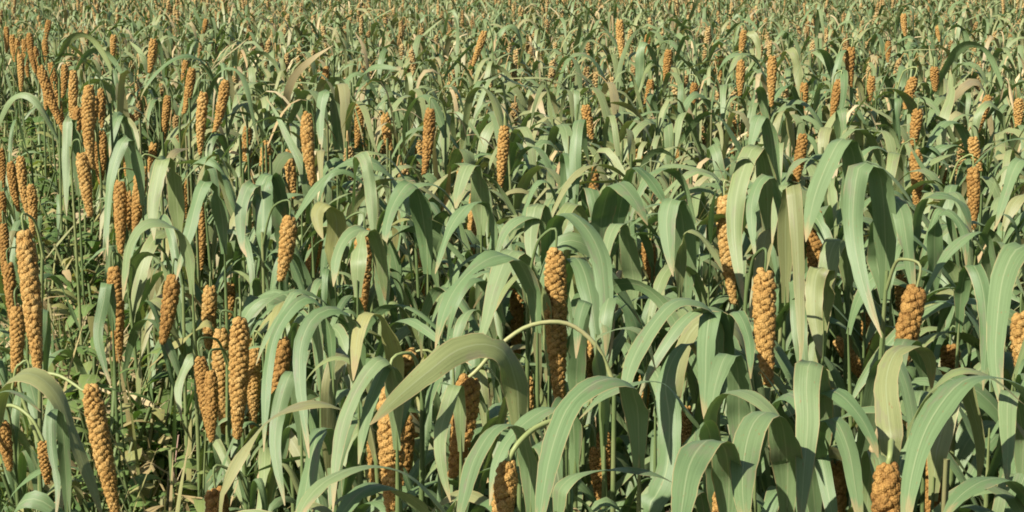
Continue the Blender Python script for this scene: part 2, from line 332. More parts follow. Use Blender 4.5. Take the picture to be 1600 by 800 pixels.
# leaves: pixel path from base to tip, widest pixel width, depth change base to tip (m), height of the top of the arch (m), kind
LEAFPX = [
 ([(1393,690),(1387,640),(1385,590),(1400,550),(1430,540),(1452,560),(1456,612)],40,.16,1.08,'g'),
 ([(1398,715),(1425,655),(1460,603),(1500,578),(1550,590),(1600,632)],26,-.06,1.08,'g'),
 ([(1640,650),(1600,605),(1550,588),(1500,598),(1452,660),(1425,740),(1412,840)],48,-.2,1.10,'g'),
 ([(1600,700),(1592,640),(1580,610),(1574,640),(1575,700),(1573,760)],35,-.16,1.05,'g'),
 ([(1645,450),(1620,392),(1590,388),(1568,430),(1558,500),(1556,570),(1568,650)],48,-.22,1.14,'g'),
 ([(1500,470),(1508,425),(1520,413),(1535,450),(1541,520),(1536,610)],27,-.15,1.06,'m'),
 ([(1560,440),(1545,375),(1525,362),(1490,385),(1465,420),(1440,470),(1428,515)],16,-.05,1.06,'g'),
 ([(1385,420),(1380,310),(1370,262),(1345,256),(1335,300),(1333,360),(1345,430),(1360,480),(1378,528)],39,-.22,1.2,'g'),
 ([(1370,420),(1374,335),(1390,308),(1408,330),(1418,390),(1425,440),(1431,468)],33,-.16,1.14,'g'),
 ([(1425,370),(1440,315),(1470,304),(1505,320),(1518,365)],20,-.1,1.05,'m'),
 ([(1625,330),(1615,262),(1592,252),(1572,300),(1555,358)],24,-.12,1.1,'g'),
 ([(1330,330),(1336,255),(1318,216),(1295,250),(1272,310),(1259,378)],40,-.2,1.2,'g'),
 ([(1228,430),(1228,335),(1238,287),(1244,340),(1247,400),(1250,480),(1252,540),(1249,575)],27,-.16,1.13,'m'),
 ([(1200,340),(1196,262),(1182,226),(1164,258),(1150,310),(1148,370),(1155,430),(1163,476)],34,-.2,1.16,'g'),
 ([(1225,330),(1208,278),(1188,282),(1174,325),(1180,405)],22,-.12,1.12,'g'),
 ([(1108,420),(1112,325),(1132,266),(1165,245),(1180,262)],17,-.06,1.14,'m'),
 ([(1072,440),(1066,340),(1052,309),(1042,340),(1045,390),(1052,432)],42,-.17,1.1,'g'),
 ([(965,340),(985,265),(1010,274),(1035,310),(1042,330)],25,-.14,1.1,'m'),
 ([(1062,420),(1070,364),(1092,366),(1115,395),(1130,425)],16,-.1,1.05,'m'),
 ([(1125,520),(1105,478),(1075,468),(1045,478),(1005,530),(980,590),(978,660)],36,-.16,1.08,'m'),
 ([(1132,580),(1128,515),(1112,487),(1104,530),(1102,590),(1100,655)],36,-.16,1.06,'g'),
 ([(1128,570),(1136,505),(1152,487),(1170,530),(1173,592)],27,-.15,1.06,'m'),
 ([(1155,660),(1152,575),(1136,553),(1118,600),(1108,668)],40,-.15,1.04,'g'),
 ([(1105,700),(1110,642),(1135,612),(1170,616),(1200,638),(1222,668),(1232,700)],26,-.1,1.06,'m'),
 ([(1232,740),(1222,662),(1200,643),(1178,660),(1165,700),(1160,760),(1166,830)],56,-.22,1.08,'m'),
 ([(1280,700),(1278,605),(1266,563),(1260,600),(1262,660),(1256,740),(1250,830)],46,-.2,1.1,'m'),
 ([(1270,670),(1286,614),(1312,616),(1342,648),(1362,685),(1372,715)],31,-.14,1.06,'g'),
 ([(1268,760),(1282,668),(1304,655),(1325,700),(1336,760),(1346,830)],38,-.18,1.04,'g'),
 ([(1140,760),(1132,700),(1105,688),(1078,725),(1066,790),(1060,850)],58,-.2,1.08,'m'),
 ([(1000,660),(985,602),(955,591),(920,604),(885,640),(860,710),(846,790),(838,850)],48,-.2,1.1,'m'),
 ([(1065,625),(1035,598),(990,598),(940,620),(905,655)],20,-.04,1.07,'g'),
 ([(868,770),(900,742),(960,734),(1020,740),(1062,760)],22,.04,1.0,'m'),
 ([(890,690),(878,642),(848,642),(800,680),(776,725),(765,790)],27,-.08,1.04,'g'),
 ([(830,740),(815,675),(793,662),(768,674),(740,720),(724,780),(712,840)],36,-.16,1.05,'m'),
 ([(720,640),(712,600),(700,632),(688,680),(690,730),(704,785)],24,-.12,1.05,'g'),
 ([(812,620),(792,556),(760,538),(715,547),(670,580),(620,622),(578,664)],48,-.12,1.1,'f'),
 ([(730,850),(690,790),(640,742),(580,727),(525,742),(480,780),(450,850)],36,-.12,1.06,'g'),
 ([(720,870),(670,802),(610,760),(565,768),(530,810),(515,860)],42,-.15,1.03,'g'),
 ([(338,790),(365,725),(415,660),(465,634),(515,632),(560,655),(610,690)],20,.05,1.0,'g'),
 ([(560,590),(556,510),(530,483),(492,494),(470,540),(469,600),(475,650),(483,716)],28,-.16,1.06,'g'),
 ([(520,540),(502,476),(470,468),(432,518),(418,580),(414,650),(412,706)],22,-.12,1.04,'g'),
 ([(500,560),(490,480),(465,455),(440,490),(415,530),(400,570)],18,-.1,1.04,'m'),
 ([(470,640),(458,580),(438,630),(430,700),(445,790)],27,-.12,.98,'g'),
 ([(620,640),(605,562),(570,588),(540,650),(525,720),(520,800)],30,-.14,1.06,'g'),
 ([(640,620),(608,570),(586,608),(570,660),(560,725)],25,-.12,1.05,'g'),
 ([(622,580),(602,505),(575,489),(560,520),(555,560),(552,595)],28,-.12,1.05,'y'),
 ([(840,470),(810,408),(775,400),(735,424),(706,460),(690,500),(680,545)],34,-.14,1.08,'g'),
 ([(868,450),(854,350),(840,318),(830,355),(829,395),(833,436)],32,-.15,1.1,'g'),
 ([(860,430),(862,352),(885,332),(915,355),(938,400),(945,460),(948,520),(946,556)],37,-.2,1.12,'g'),
 ([(860,400),(845,346),(815,340),(790,360),(775,400),(764,436)],17,-.08,1.08,'m'),
 ([(840,480),(825,405),(798,393),(776,440),(760,500),(745,552)],36,-.16,1.06,'g'),
 ([(860,540),(848,450),(820,425),(792,448),(774,486)],20,-.06,1.04,'g'),
 ([(990,440),(978,362),(963,350),(950,380),(948,416)],32,-.14,1.06,'g'),
 ([(938,350),(950,300),(966,286),(990,310),(1012,352)],32,-.14,1.1,'g'),
 ([(668,390),(656,312),(642,285),(620,310),(606,345),(600,392)],30,-.15,1.08,'g'),
 ([(600,450),(594,382),(572,358),(545,366),(526,400),(521,448)],28,-.14,1.04,'g'),
 ([(558,420),(566,366),(580,362),(592,390),(598,430),(602,470)],27,.12,1.05,'g'),
 ([(522,392),(526,345),(512,318),(496,330),(498,355),(505,374)],32,-.1,1.04,'y'),
 ([(775,350),(760,318),(735,318),(712,342),(694,380),(680,428)],19,-.1,1.06,'g'),
 ([(752,330),(748,268),(732,258),(719,290),(711,326)],31,-.12,1.1,'g'),
 ([(442,370),(436,300),(423,272),(409,290),(411,330),(415,372)],30,-.13,1.06,'g'),
 ([(410,370),(413,300),(422,274),(434,282),(441,312),(446,350)],26,.12,1.06,'g'),
 ([(408,360),(402,292),(388,292),(376,330),(378,380),(386,402)],24,-.12,1.04,'m'),
 ([(350,360),(338,294),(320,284),(306,320),(296,360),(284,400),(275,438)],24,-.12,1.06,'g'),
 ([(278,340),(270,262),(256,248),(246,280),(239,325),(241,376)],28,-.14,1.06,'g'),
 ([(300,420),(285,366),(255,348),(224,352),(201,385),(195,430),(192,470)],21,-.1,1.02,'g'),
 ([(222,290),(208,220),(192,222),(174,275),(167,345),(168,400)],18,-.12,1.06,'g'),
 ([(122,280),(117,200),(107,184),(104,230),(103,290),(104,338)],18,-.1,1.02,'g'),
 ([(-12,650),(12,596),(40,583),(66,592),(92,622),(110,670),(127,715),(146,765),(162,815)],32,-.08,.98,'g'),
 ([(-30,660),(-8,620),(12,610),(38,620),(64,644)],17,-.05,.98,'g'),
 ([(104,760),(97,665),(82,640),(81,700),(90,760),(87,815)],19,-.1,.95,'g'),
 ([(175,480),(168,440),(162,470),(153,520),(160,560),(173,604)],19,-.08,.85,'g'),
 ([(345,540),(328,505),(300,520),(265,545),(232,575)],15,-.06,.72,'y'),
 ([(318,600),(306,556),(290,575),(278,610),(284,656)],19,-.08,.72,'g'),
 ([(212,290),(202,202),(188,180),(175,215),(171,246)],22,-.12,1.08,'g'),
 ([(1212,290),(1203,205),(1188,180),(1176,215),(1172,246)],24,-.12,1.1,'g'),
 ([(532,240),(522,156),(508,143),(500,180),(502,236)],21,-.12,1.08,'g'),
 ([(682,300),(678,225),(689,187),(708,175),(724,195),(731,228)],11,-.05,1.06,'d'),
 ([(1245,380),(1235,300),(1222,290),(1212,330),(1206,380)],24,-.12,1.08,'g'),
 ([(1460,430),(1462,350),(1480,330),(1505,360),(1510,420)],24,-.12,1.05,'g'),
 ([(1288,470),(1290,420),(1276,428),(1272,480),(1280,540),(1284,560)],32,-.1,1.02,'g'),
 ([(1460,720),(1480,640),(1500,590),(1520,640),(1532,700),(1528,760)],34,.1,1.02,'g'),
 ([(1620,800),(1580,752),(1540,750),(1500,775),(1470,815)],40,-.1,1.02,'g'),
 ([(900,600),(905,520),(915,470),(905,500),(900,560)],30,-.12,1.04,'g'),
 ([(1010,800),(1040,740),(1046,660),(1040,600),(1055,555),(1078,535),(1090,560)],40,.1,1.02,'g'),
 ([(945,640),(930,540),(945,520),(985,512),(1010,530),(1025,580)],20,-.05,1.04,'m'),
]

# stalks that can be followed in the photo: top pixel of the head -> path from the stem over to it
STALKPX = {
 (732, 590): [(960, 600), (935, 545), (900, 512), (865, 503), (820, 512), (775, 545), (747, 577)],
 (648, 550): [(822, 650), (795, 607), (768, 592), (735, 586), (700, 570), (670, 548)],
 (142, 605): [(60, 690), (30, 600), (55, 584), (90, 586), (118, 602), (133, 612)],
 (793, 725): [(884, 700), (872, 660), (838, 668), (808, 695)],
 (1387, 730): [(1393, 690), (1391, 710)],
 (68, 690): [(-10, 640), (20, 634), (50, 655)],
}
STALK_T = {}
# ------------------------------------------------------------------ visibility map: what the photo shows in front
MW, MH = 400, 200
mask = np.full((MH, MW), -1.0)                     # depth of a traced feature in that cell, -1 = free
def stamp(x, y, r, t):
    x0, x1 = int((x - r) / 4), int((x + r) / 4) + 1; y0, y1 = int((y - r) / 4), int((y + r) / 4) + 1
    for j in range(max(0, y0), min(MH, y1)):
        for i in range(max(0, x0), min(MW, x1)):
            if (i * 4 + 2 - x) ** 2 + (j * 4 + 2 - y) ** 2 <= (r + 1.5) ** 2:
                mask[j, i] = t if mask[j, i] < 0 else min(mask[j, i], t)
def blocked(P):
    """share of the points (..., N, 3) that would hide something traced"""
    x, y, t = project(P)
    i = np.clip((x / 4).astype(int), 0, MW - 1); j = np.clip((y / 4).astype(int), 0, MH - 1)
    inside = (x >= 0) & (x < 1600) & (y >= 0) & (y < 800)
    m = mask[j, i]
    return (inside & (m > 0) & (t < m - .005)).mean(-1)
STRIP = np.array([(0,125),(40,125),(75,190),(100,250),(150,345),(168,430),(172,560),(215,600),(300,690),(325,800),(190,800),(140,600),(85,580),(78,400),(70,330),(25,240),(0,235)], float)
def in_poly(x, y, poly):
    r = np.zeros(np.shape(x), bool); n = len(poly)
    for a in range(n):
        (x0, y0), (x1, y1) = poly[a], poly[(a + 1) % n]
        c = ((y0 > y) != (y1 > y)) & (x < (x1 - x0) * (y - y0) / (y1 - y0 + 1e-9) + x0); r ^= c
    return r
def in_strip(P):
    x, y, t = project(P); return (in_poly(x, y, STRIP) & (t < 9)).mean(-1)

HEADT = {(1387, 730): 1.70, (1132, 765): 1.66, (793, 725): 1.72}    # heads that hang clear in front of the stems beside them
heads = []
for (x0, y0, x1, y1, w) in HEADPX:
    ym = .5 * (y0 + y1); xm = .5 * (x0 + x1)
    t = np.clip(FPX * .034 / w, t_at_z(xm, ym, 1.10), t_at_z(xm, ym, .70))
    t = HEADT.get((x0, y0), t)
    A, B = at_t(x0, y0, t), at_t(x1, y1, t)
    heads.append(dict(A=A, B=B, t=t, w=max(.022, min(.041, 1.0 * w * t / FPX)), px=(x0, y0, x1, y1, w)))
    for q in np.linspace(0, 1, 24): stamp(x0 + (x1 - x0) * q, y0 + (y1 - y0) * q, w * .5, t)
leaves = []
for li, (pts, w, toward, za, kind) in enumerate(LEAFPX):
    p = np.array(pts, float); ia = int(np.argmin(p[:, 1]))
    ta = t_at_z(*p[ia], za); dl = np.concatenate([[0], np.cumsum(np.linalg.norm(np.diff(p, axis=0), axis=1))]); fr = dl / dl[-1]
    ts = ta + toward * (fr - fr[ia])
    P = catmull(np.array([at_t(x, y, t) for (x, y), t in zip(p, ts)]), 28)
    a = P[-1] - P[0]; a[2] = 0
    if np.linalg.norm(a) < .02: a = np.array([0, -1., 0])
    S0 = nrm(np.array([-a[1], a[0], 0]))
    S = np.repeat(S0[None], 28, 0)
    T = nrm(np.gradient(P, axis=0)); S = nrm(S - T * (S @ np.ones(3) * 0 + np.sum(S * T, -1))[:, None])
    view = nrm(P - np.array([0, 0, H])); ip = nrm(np.cross(T, view))
    for i in range(1, 28):
        if ip[i] @ ip[i - 1] < 0: ip[i] = -ip[i]
    if kind == 'f':
        if ip[14] @ S[14] < 0: ip = -ip
        S = nrm(S * .25 + ip)
    vis = np.clip(np.abs(np.sum(S * ip, -1))[8:22].max(), .55, 1)
    W = float(np.clip(w * ta / FPX / vis * .96, .011, .052))
    leaves.append(dict(P=P, S=S, W=W, kind='g' if kind == 'f' else kind, t=ta, px=pts))
    q = catmull(p, 40); tt = np.interp(np.linspace(0, 1, 40), fr, ts)
    for (x, y), t in list(zip(q, tt))[6:]: stamp(x, y, w * .42, t)

# ------------------------------------------------------------------ large structure: ground
gv = np.array([[-250, -60, 0], [250, -60, 0], [250, 450, 0], [-250, 450, 0]], float)
g = link('ground', new_mesh('ground', gv, np.array([[0, 1, 2, 3]]), M['soil'], smooth=False)); g['kind'] = 'structure'
g['label'] = 'brown soil under the millet crop'

# ------------------------------------------------------------------ millet plants one by one
def edge_c(x, y): return x + .31 * y                    # rows run along this being constant
NV = 64
GP, GS = generic_lines(NV, 26)
GW = rng.uniform(.019, .040, NV)
GEN = []
for i in range(NV):
    V, F, uv = ribbon(GP[i:i + 1], GS[i:i + 1], GW[i:i + 1], 5, rng.uniform(.08, .35), rng.uniform(.05, .20), np.array([rng.uniform(0, 6)]), np.array([rng.uniform(8, 26)]), np.array([rng.uniform(1.8, 3.4)]))
    V2, F2, uv2 = ribbon(GP[i:i + 1], GS[i:i + 1], GW[i:i + 1] * .45, 5, .7, .35, np.array([rng.uniform(0, 6)]), np.array([rng.uniform(18, 40)]), np.array([1.8]))
    GEN.append({k: new_mesh('leaf', V2, F2, M[n], uv2) if k == 'd' else new_mesh('leaf', V, F, M[n], uv) for k, n in (('g', 'leaf'), ('m', 'margin'), ('y', 'yellow'), ('d', 'dry'))})
plants = []                                             # dicts: base xy, stem top, empty
def add_plant(x, y, top):
    e = bpy.data.objects.new('millet_plant', None); col.objects.link(e); e.location = (x, y, 0)
    e.empty_display_size = .05
    p = dict(o=e, x=x, y=y, top=top, nleaf=0, head=None, traced=False, kinds=set()); plants.append(p); return p
def stem_mesh(p):
    open_top = p['head'] is None; top = min(p['zs'], p['top']) if open_top else p['top']; lean = p['lean']
    n = 9; z = np.linspace(-.02, top, n); q = z / p['top']
    P = np.stack([lean[0] * q * q, lean[1] * q * q, z], -1)
    r = .0062 - .0030 * np.clip(q, 0, 1); r[-1] = .0012 if open_top else .003
    return new_mesh('stem', *tube(P, r, 7), M['stem'])
def stem_at(p, z):
    q = np.clip(z / p['top'], 0, 1); return np.array([p['lean'][0] * q * q, p['lean'][1] * q * q, z])
def finish_stem(p, lean=None):
    p['lean'] = lean if lean is not None else rng.normal(0, .02, 2)
    p['zs'] = .3
def generic_leaf(p, z, az, keep_strip=.03, force=None, tries=7, zmax=1.16, lim=.05):
    base = stem_at(p, z); relax = .35 if rng.uniform() < .45 else .06
    for k in range(tries):
        i = int(rng.integers(NV)); sc = rng.uniform(.85, 1.2); a = az + rng.normal(0, .35) + (k * .9 if k else 0)
        ca, sa = math.cos(a), math.sin(a)
        Q = GP[i] * sc; Q = np.stack([Q[:, 0] * ca - Q[:, 1] * sa, Q[:, 0] * sa + Q[:, 1] * ca, Q[:, 2]], -1) + base + np.array([p['x'], p['y'], 0])
        Sx = GS[i]; Sx = np.stack([Sx[:, 0] * ca - Sx[:, 1] * sa, Sx[:, 0] * sa + Sx[:, 1] * ca, Sx[:, 2]], -1) * GW[i] * .45
        X = np.concatenate([Q, Q + Sx, Q - Sx])
        if blocked(X) > (lim if p['y'] < 3.6 or edge_c(p['x'], p['y']) < .8 else relax): continue
        if Q[:, 2].max() > zmax or project(Q)[2].min() < .95: continue
        if in_strip(X) > .12 and rng.uniform() > keep_strip: continue
        kind = force or rng.choice(['g', 'm', 'y', 'd'], p=[.76, .205, .02, .015])
        o = link('leaf', GEN[i][kind], p['o'], base); o.rotation_euler = (0, 0, a); wf = 1 if edge_c(p['x'], p['y']) > .9 else rng.uniform(.5, .85); o.scale = (sc, sc * wf, sc)
        p['nleaf'] += 1; p['kinds'].add(str(kind)); p['zs'] = max(p['zs'], z + .012)
        return True
    return False
# traced leaves: each starts at a stem of its own or joins one that stands right there
def nearest(x, y, r):
    best = None
    for p in plants:
        d = math.hypot(p['x'] - x, p['y'] - y)
        if d < r: best, r = p, d
    return best
KINDS = {'g': 'leaf', 'm': 'margin', 'y': 'yellow', 'd': 'dry'}
for lf in leaves:
    b = lf['P'][0]; p = nearest(b[0], b[1], .055)
    if p is None: p = add_plant(b[0], b[1], 0); p['lv'] = []; p['traced'] = True
    p['lv'].append(lf); p['top'] = max(p['top'], b[2] + .01)
for p in list(plants):
    p['top'] = min(max(p['top'], .6), 1.05); finish_stem(p, np.zeros(2))
    for lf in p['lv']:
        b = lf['P'][0]; root = np.array([p['x'], p['y'], max(.25, min(b[2], p['top']) - .05)])
        P = np.vstack([root[None], lf['P'][1:]]); S = lf['S']
        P = catmull(P, 28)
        V, F, uv = ribbon(P[None], S[None], np.array([lf['W']]), 7, rng.uniform(.08, .28), rng.uniform(.06, .17), np.array([rng.uniform(0, 6)]), np.array([rng.uniform(8, 22)]), np.array([rng.uniform(2.6, 4.2)]))
        link('leaf', new_mesh('leaf', V - np.array([p['x'], p['y'], 0]), F, M[KINDS[lf['kind']]], uv), p['o']); p['nleaf'] += 1; p['zs'] = max(p['zs'], root[2] + .03)
    for k in range(3):
        generic_leaf(p, rng.uniform(.3, max(.4, p['top'] - .12)), rng.uniform(0, 6.28))
def attach_head(p, A, B, w, variant, path=None):
    """stalk from the top of the stem over to A, head hanging from A towards B (world coordinates)"""
    base = np.array([p['x'], p['y'], 0]); a = A - base; b = B - base; d = nrm(b - a)
    s0 = stem_at(p, p['top']); mid = .5 * (s0 + a); up = max(a[2], s0[2]) + .012 + .16 * np.linalg.norm((a - s0)[:2])
    P = catmull(np.array([s0 - np.array([0, 0, .03]), s0 + (np.array([mid[0], mid[1], up]) - s0) * .5, np.array([mid[0], mid[1], up]), a - d * .03 + np.array([0, 0, .004]), a + d * .01]), 18)
    if path is not None:
        n = len(path); t1 = project(A)[2]; t0 = p['t0']
        P = catmull(np.array([at_t(*q, t0 + (t1 - t0) * i / (n - 1)) for i, q in enumerate(path)] + [A, A + nrm(B - A) * .012]) - base, 24)
        link('stalk', new_mesh('stalk', *tube(P, np.linspace(.0036, .0026, 24), 6), M['stalk']), p['o'])
    else: link('stalk', new_mesh('stalk', *tube(P, np.linspace(.0030, .0018, 18), 6), M['stalk' if rng.uniform() < .3 else 'stem']), p['o'])
    L = float(np.linalg.norm(b - a)); ci = int(np.argmin(np.abs(np.array([3.6, 5., 6.4, 8.]) - L / w))); ratio, g_, c_ = HEADS[ci, variant]
    o = link('seed_head', c_, p['o'], a)
    q = Vector(-d).to_track_quat('Z', 'Y') @ Matrix.Rotation(rng.uniform(0, 6.28), 3, 'Z').to_quaternion()
    o.rotation_mode = 'QUATERNION'; o.rotation_quaternion = q
    ww = w * ratio; o.scale = (ww, ww, L)
    gc = link('grain_clusters', g_, o); gc['kind'] = 'stuff'
    p['head'] = o
for hi, h in enumerate(heads):
    A, B = h['A'], h['B']
    # a short visible piece of a head goes on behind the leaves
    L = np.linalg.norm(B - A)
    if L < .13: B = A + (B - A) / L * min(.17, L * 1.5)
    p = None; path = STALKPX.get(h['px'][:2])
    if path is not None:
        t0 = h['t'] + .05; b = at_t(*path[0], t0)
        if path[0][1] < path[-1][1] and len(path) < 4: t0 = h['t'] + .03; b = at_t(*path[0], t0)
        p = add_plant(b[0], b[1], min(b[2], 1.12)); p['t0'] = t0; finish_stem(p, np.zeros(2))
        for k in range(6): generic_leaf(p, p['top'] * (.36 + .1 * k), k * 2.6 + rng.normal(0, .4))
    else:
     for q in plants:
        dd = math.hypot(q['x'] - A[0], q['y'] - A[1])
        if q['head'] is None and .02 < dd < .085 and q['y'] > A[1] - .02 and abs(q['top'] - A[2]) < .06: p = q; break
    if p is None:
        for k in range(12):
            ang = rng.uniform(.7, math.pi - .7); rr = rng.uniform(.045, .09)
            x, y = A[0] + rr * math.cos(ang), A[1] + rr * math.sin(ang)
            if nearest(x, y, .05) is None: break
        p = add_plant(x, y, min(1.12, A[2] + rng.uniform(-.03, .02))); finish_stem(p)
        az = rng.uniform(0, 6.28)
        for k in range(9):
            generic_leaf(p, p['top'] * (.36 + .070 * k) , az + k * 2.6 + rng.normal(0, .4), zmax=1.2 if A[2] > .9 else 1.0)
    p['hi'] = hi
    attach_head(p, A, B, h['w'], hi % 2 + (0 if h['px'][4] > 19 else 2), STALKPX.get(h['px'][:2]))

# fill plants between them
sp_ = .158; cand = []
for gy in np.arange(1.3, 40, sp_):
    half = .36 * gy + .9
    st = sp_ if gy < 14 else sp_ * 1.5
    if gy > 26 and int(gy / sp_) % 2 == 0: continue
    for gx in np.arange(-half, half, st):
        x, y = gx + rng.uniform(-.5, .5) * sp_, gy + rng.uniform(-.5, .5) * sp_
        c = edge_c(x, y)
        if -1.5 < c < .36 + (.0 if y > 3 else .06) and y < 9.8: continue
        cand.append((x, y))
cand = [(x, y) for x, y in cand if nearest(x, y, .07) is None]
def show(x, y):
    px, py, t = project(np.array([x, y, .95])); return t, -40 < px < 1640 and py < 860
cand = sorted(cand, key=lambda c: show(*c)[0])
single = []; rest = []
NFILL = 300 - len(plants) + 20
for c in cand:
    t, s = show(*c)
    if s and t > 1.8 and len(single) < NFILL: single.append(c)
    elif t > 1.5 or not s: rest.append(c)
for x, y in single:
    p = add_plant(x, y, rng.uniform(.80, .98)); finish_stem(p); az = rng.uniform(0, 6.28)
    for k in range(12):
        generic_leaf(p, p['top'] * (.30 + .062 * k), az + k * 2.6 + rng.normal(0, .4))
for p in plants: link('stem', stem_mesh(p), p['o'])
print('single plants', len(plants), 'rest', len(rest), 'nearest rest', show(*rest[0])[0])

# ------------------------------------------------------------------ the rest of the field in one piece
def stuff_block(pts, nl, N, nv, headp, head_kind, seed, wr=(.020, .040), lr=(.32, .50)):
    n = len(pts); L = n * nl; pts = np.array(pts)
    P, S = generic_lines(L, N, len_rng=lr); a = rng.uniform(0, 6.28, L); ca, sa = np.cos(a)[:, None], np.sin(a)[:, None]
    rot = lambda Q: np.stack([Q[..., 0] * ca - Q[..., 1] * sa, Q[..., 0] * sa + Q[..., 1] * ca, Q[..., 2]], -1)
    P, S = rot(P), rot(S)
    top = rng.uniform(.80, 1.0, n) + .05 * np.sin(pts[:, 0] * 1.3) * np.sin(pts[:, 1] * .9)
    frac = (.38 + .60 * (np.arange(nl) / nl))[None] + rng.normal(0, .03, (n, nl))
    base = np.concatenate([np.repeat(pts, nl, 0), (top[:, None] * frac).reshape(-1, 1)], 1)
    P = P + base[:, None]; W = rng.uniform(*wr, L); dryl = rng.uniform(size=L) < .07; W[dryl] *= .5
    bl = np.maximum.reduce([blocked(P), blocked(P + S * W[:, None, None] * .5), blocked(P - S * W[:, None, None] * .5)])
    keep = (bl < np.where((base[:, 1] > 3.6) & (base[:, 0] + .31 * base[:, 1] > .8) & (rng.uniform(size=L) < .45), .4, .04)) & ((in_strip(P) < .1) | (rng.uniform(size=L) < .1))
    P, S, W, dryl = P[keep], S[keep], W[keep], dryl[keep]; L = len(P)
    V, F, uv = ribbon(P, S, W, nv, .15, .06, rng.uniform(0, 6, L), rng.uniform(8, 22, L), rng.uniform(1.8, 3.4, L))
    r = np.repeat(rng.uniform(0, 1, L), N * nv)
    mi = dryl.astype(int); mi = np.repeat(mi, (N - 1) * (nv - 1))
    out = [(V, [F], uv, r, [mi])]
    # stems
    z = np.array([0, .5, 1.]); th = np.array([0, 2.094, 4.189])
    sv = np.zeros((n, 3, 3, 3)); sv[..., 0] = pts[:, 0, None, None] + .0045 * np.cos(th)[None, None]; sv[..., 1] = pts[:, 1, None, None] + .0045 * np.sin(th)[None, None]
    sv[..., 2] = (top[:, None] * z[None])[:, :, None]
    f = np.array([[i * 3 + j, i * 3 + (j + 1) % 3, i * 3 + 3 + (j + 1) % 3, i * 3 + 3 + j] for i in range(2) for j in range(3)])
    out.append((sv.reshape(-1, 3), [(np.arange(n)[:, None, None] * 9 + f[None]).reshape(-1, 4)], np.zeros((n * 9, 2)), np.repeat(rng.uniform(0, 1, n), 9), [np.full(n * 6, 2)]))
    # heads
    sel = np.where(rng.uniform(size=n) < headp)[0]; HV = []; HF = []; Hr = []; nb = 0
    vs_ = [head_geo(.18, head_kind, OV, OF, .06, 300 + k + seed, .12)[:2] for k in range(4)]
    for i in sel:
        Lh = rng.uniform(.15, .22); ww = rng.uniform(.9, 1.15) * .034 / .18; v, f_ = vs_[int(rng.integers(4))]
        off = rng.normal(0, .05, 2); zt = top[i] + rng.uniform(-.08, .06); til = rng.normal(0, .12, 2)
        X = v * np.array([ww, ww, Lh]); X[:, 0] += X[:, 2] * til[0]; X[:, 1] += X[:, 2] * til[1]
        X = X + np.array([pts[i, 0] + off[0], pts[i, 1] + off[1], zt])
        if blocked(X[None])[0] > .03: continue
        HV.append(X); HF.append(f_ + nb); nb += len(X); Hr.append(np.full(len(X), rng.uniform()))
        # arched stalk as a thin strip of prism
        Pk = catmull(np.array([[pts[i, 0], pts[i, 1], top[i] - .02], [pts[i, 0] + off[0] * .5, pts[i, 1] + off[1] * .5, max(zt, top[i]) + .03], [pts[i, 0] + off[0], pts[i, 1] + off[1], zt - .01]]), 6)
        tv, tf = tube(Pk, .0026, 3); HV.append(tv); nb2 = nb; nb += len(tv); Hr.append(np.full(len(tv), rng.uniform()))
        tq = tf + nb2; HF.append(np.concatenate([tq[:, [0, 1, 2]], tq[:, [0, 2, 3]]]))
    if HV:
        HVc = np.concatenate(HV); HFc = np.concatenate(HF)
        out.append((HVc, [HFc], np.zeros((len(HVc), 2)), np.concatenate(Hr), [np.full(len(HFc), 3)]))
    return out
def join_blocks(blocks, name, mats):
    V = []; U = []; Rn = []; Q = []; Tn = []; qi = []; ti = []; nb = 0
    for v, fs, uv, r, mis in blocks:
        for f, mi in zip(fs, mis):
            if f.shape[1] == 4: Q.append(f + nb); qi.append(mi)
            else: Tn.append(f + nb); ti.append(mi)
        V.append(v); U.append(uv); Rn.append(r); nb += len(v)
    Fl = [np.concatenate(Q)] + ([np.concatenate(Tn)] if Tn else [])
    return new_mesh(name, np.concatenate(V), Fl, mats, np.concatenate(U), np.concatenate(Rn), np.concatenate(qi + ti))
near = [c for c in rest if c[1] < 7]; mid = [c for c in rest if 7 <= c[1] < 13]; far = [c for c in rest if c[1] >= 13]
blocks = stuff_block(near, 12, 13, 3, .11, .29, 0) + stuff_block(mid, 12, 8, 3, .30, .40, 10, (.017, .035), (.26, .44)) + stuff_block(far, 10, 6, 3, .32, .62, 20, (.016, .033), (.22, .40))
print('stuff faces', [sum(len(f) for f in b[1]) for b in blocks])
o = link('millet_crop', join_blocks(blocks, 'millet_crop', [M['leaf_stuff'], M['dry_stuff'], M['stem_stuff'], M['grain_stuff']]))
tag(o, 'dense mass of grey green millet filling the field behind the nearer plants', 'millet crop', kind='stuff')

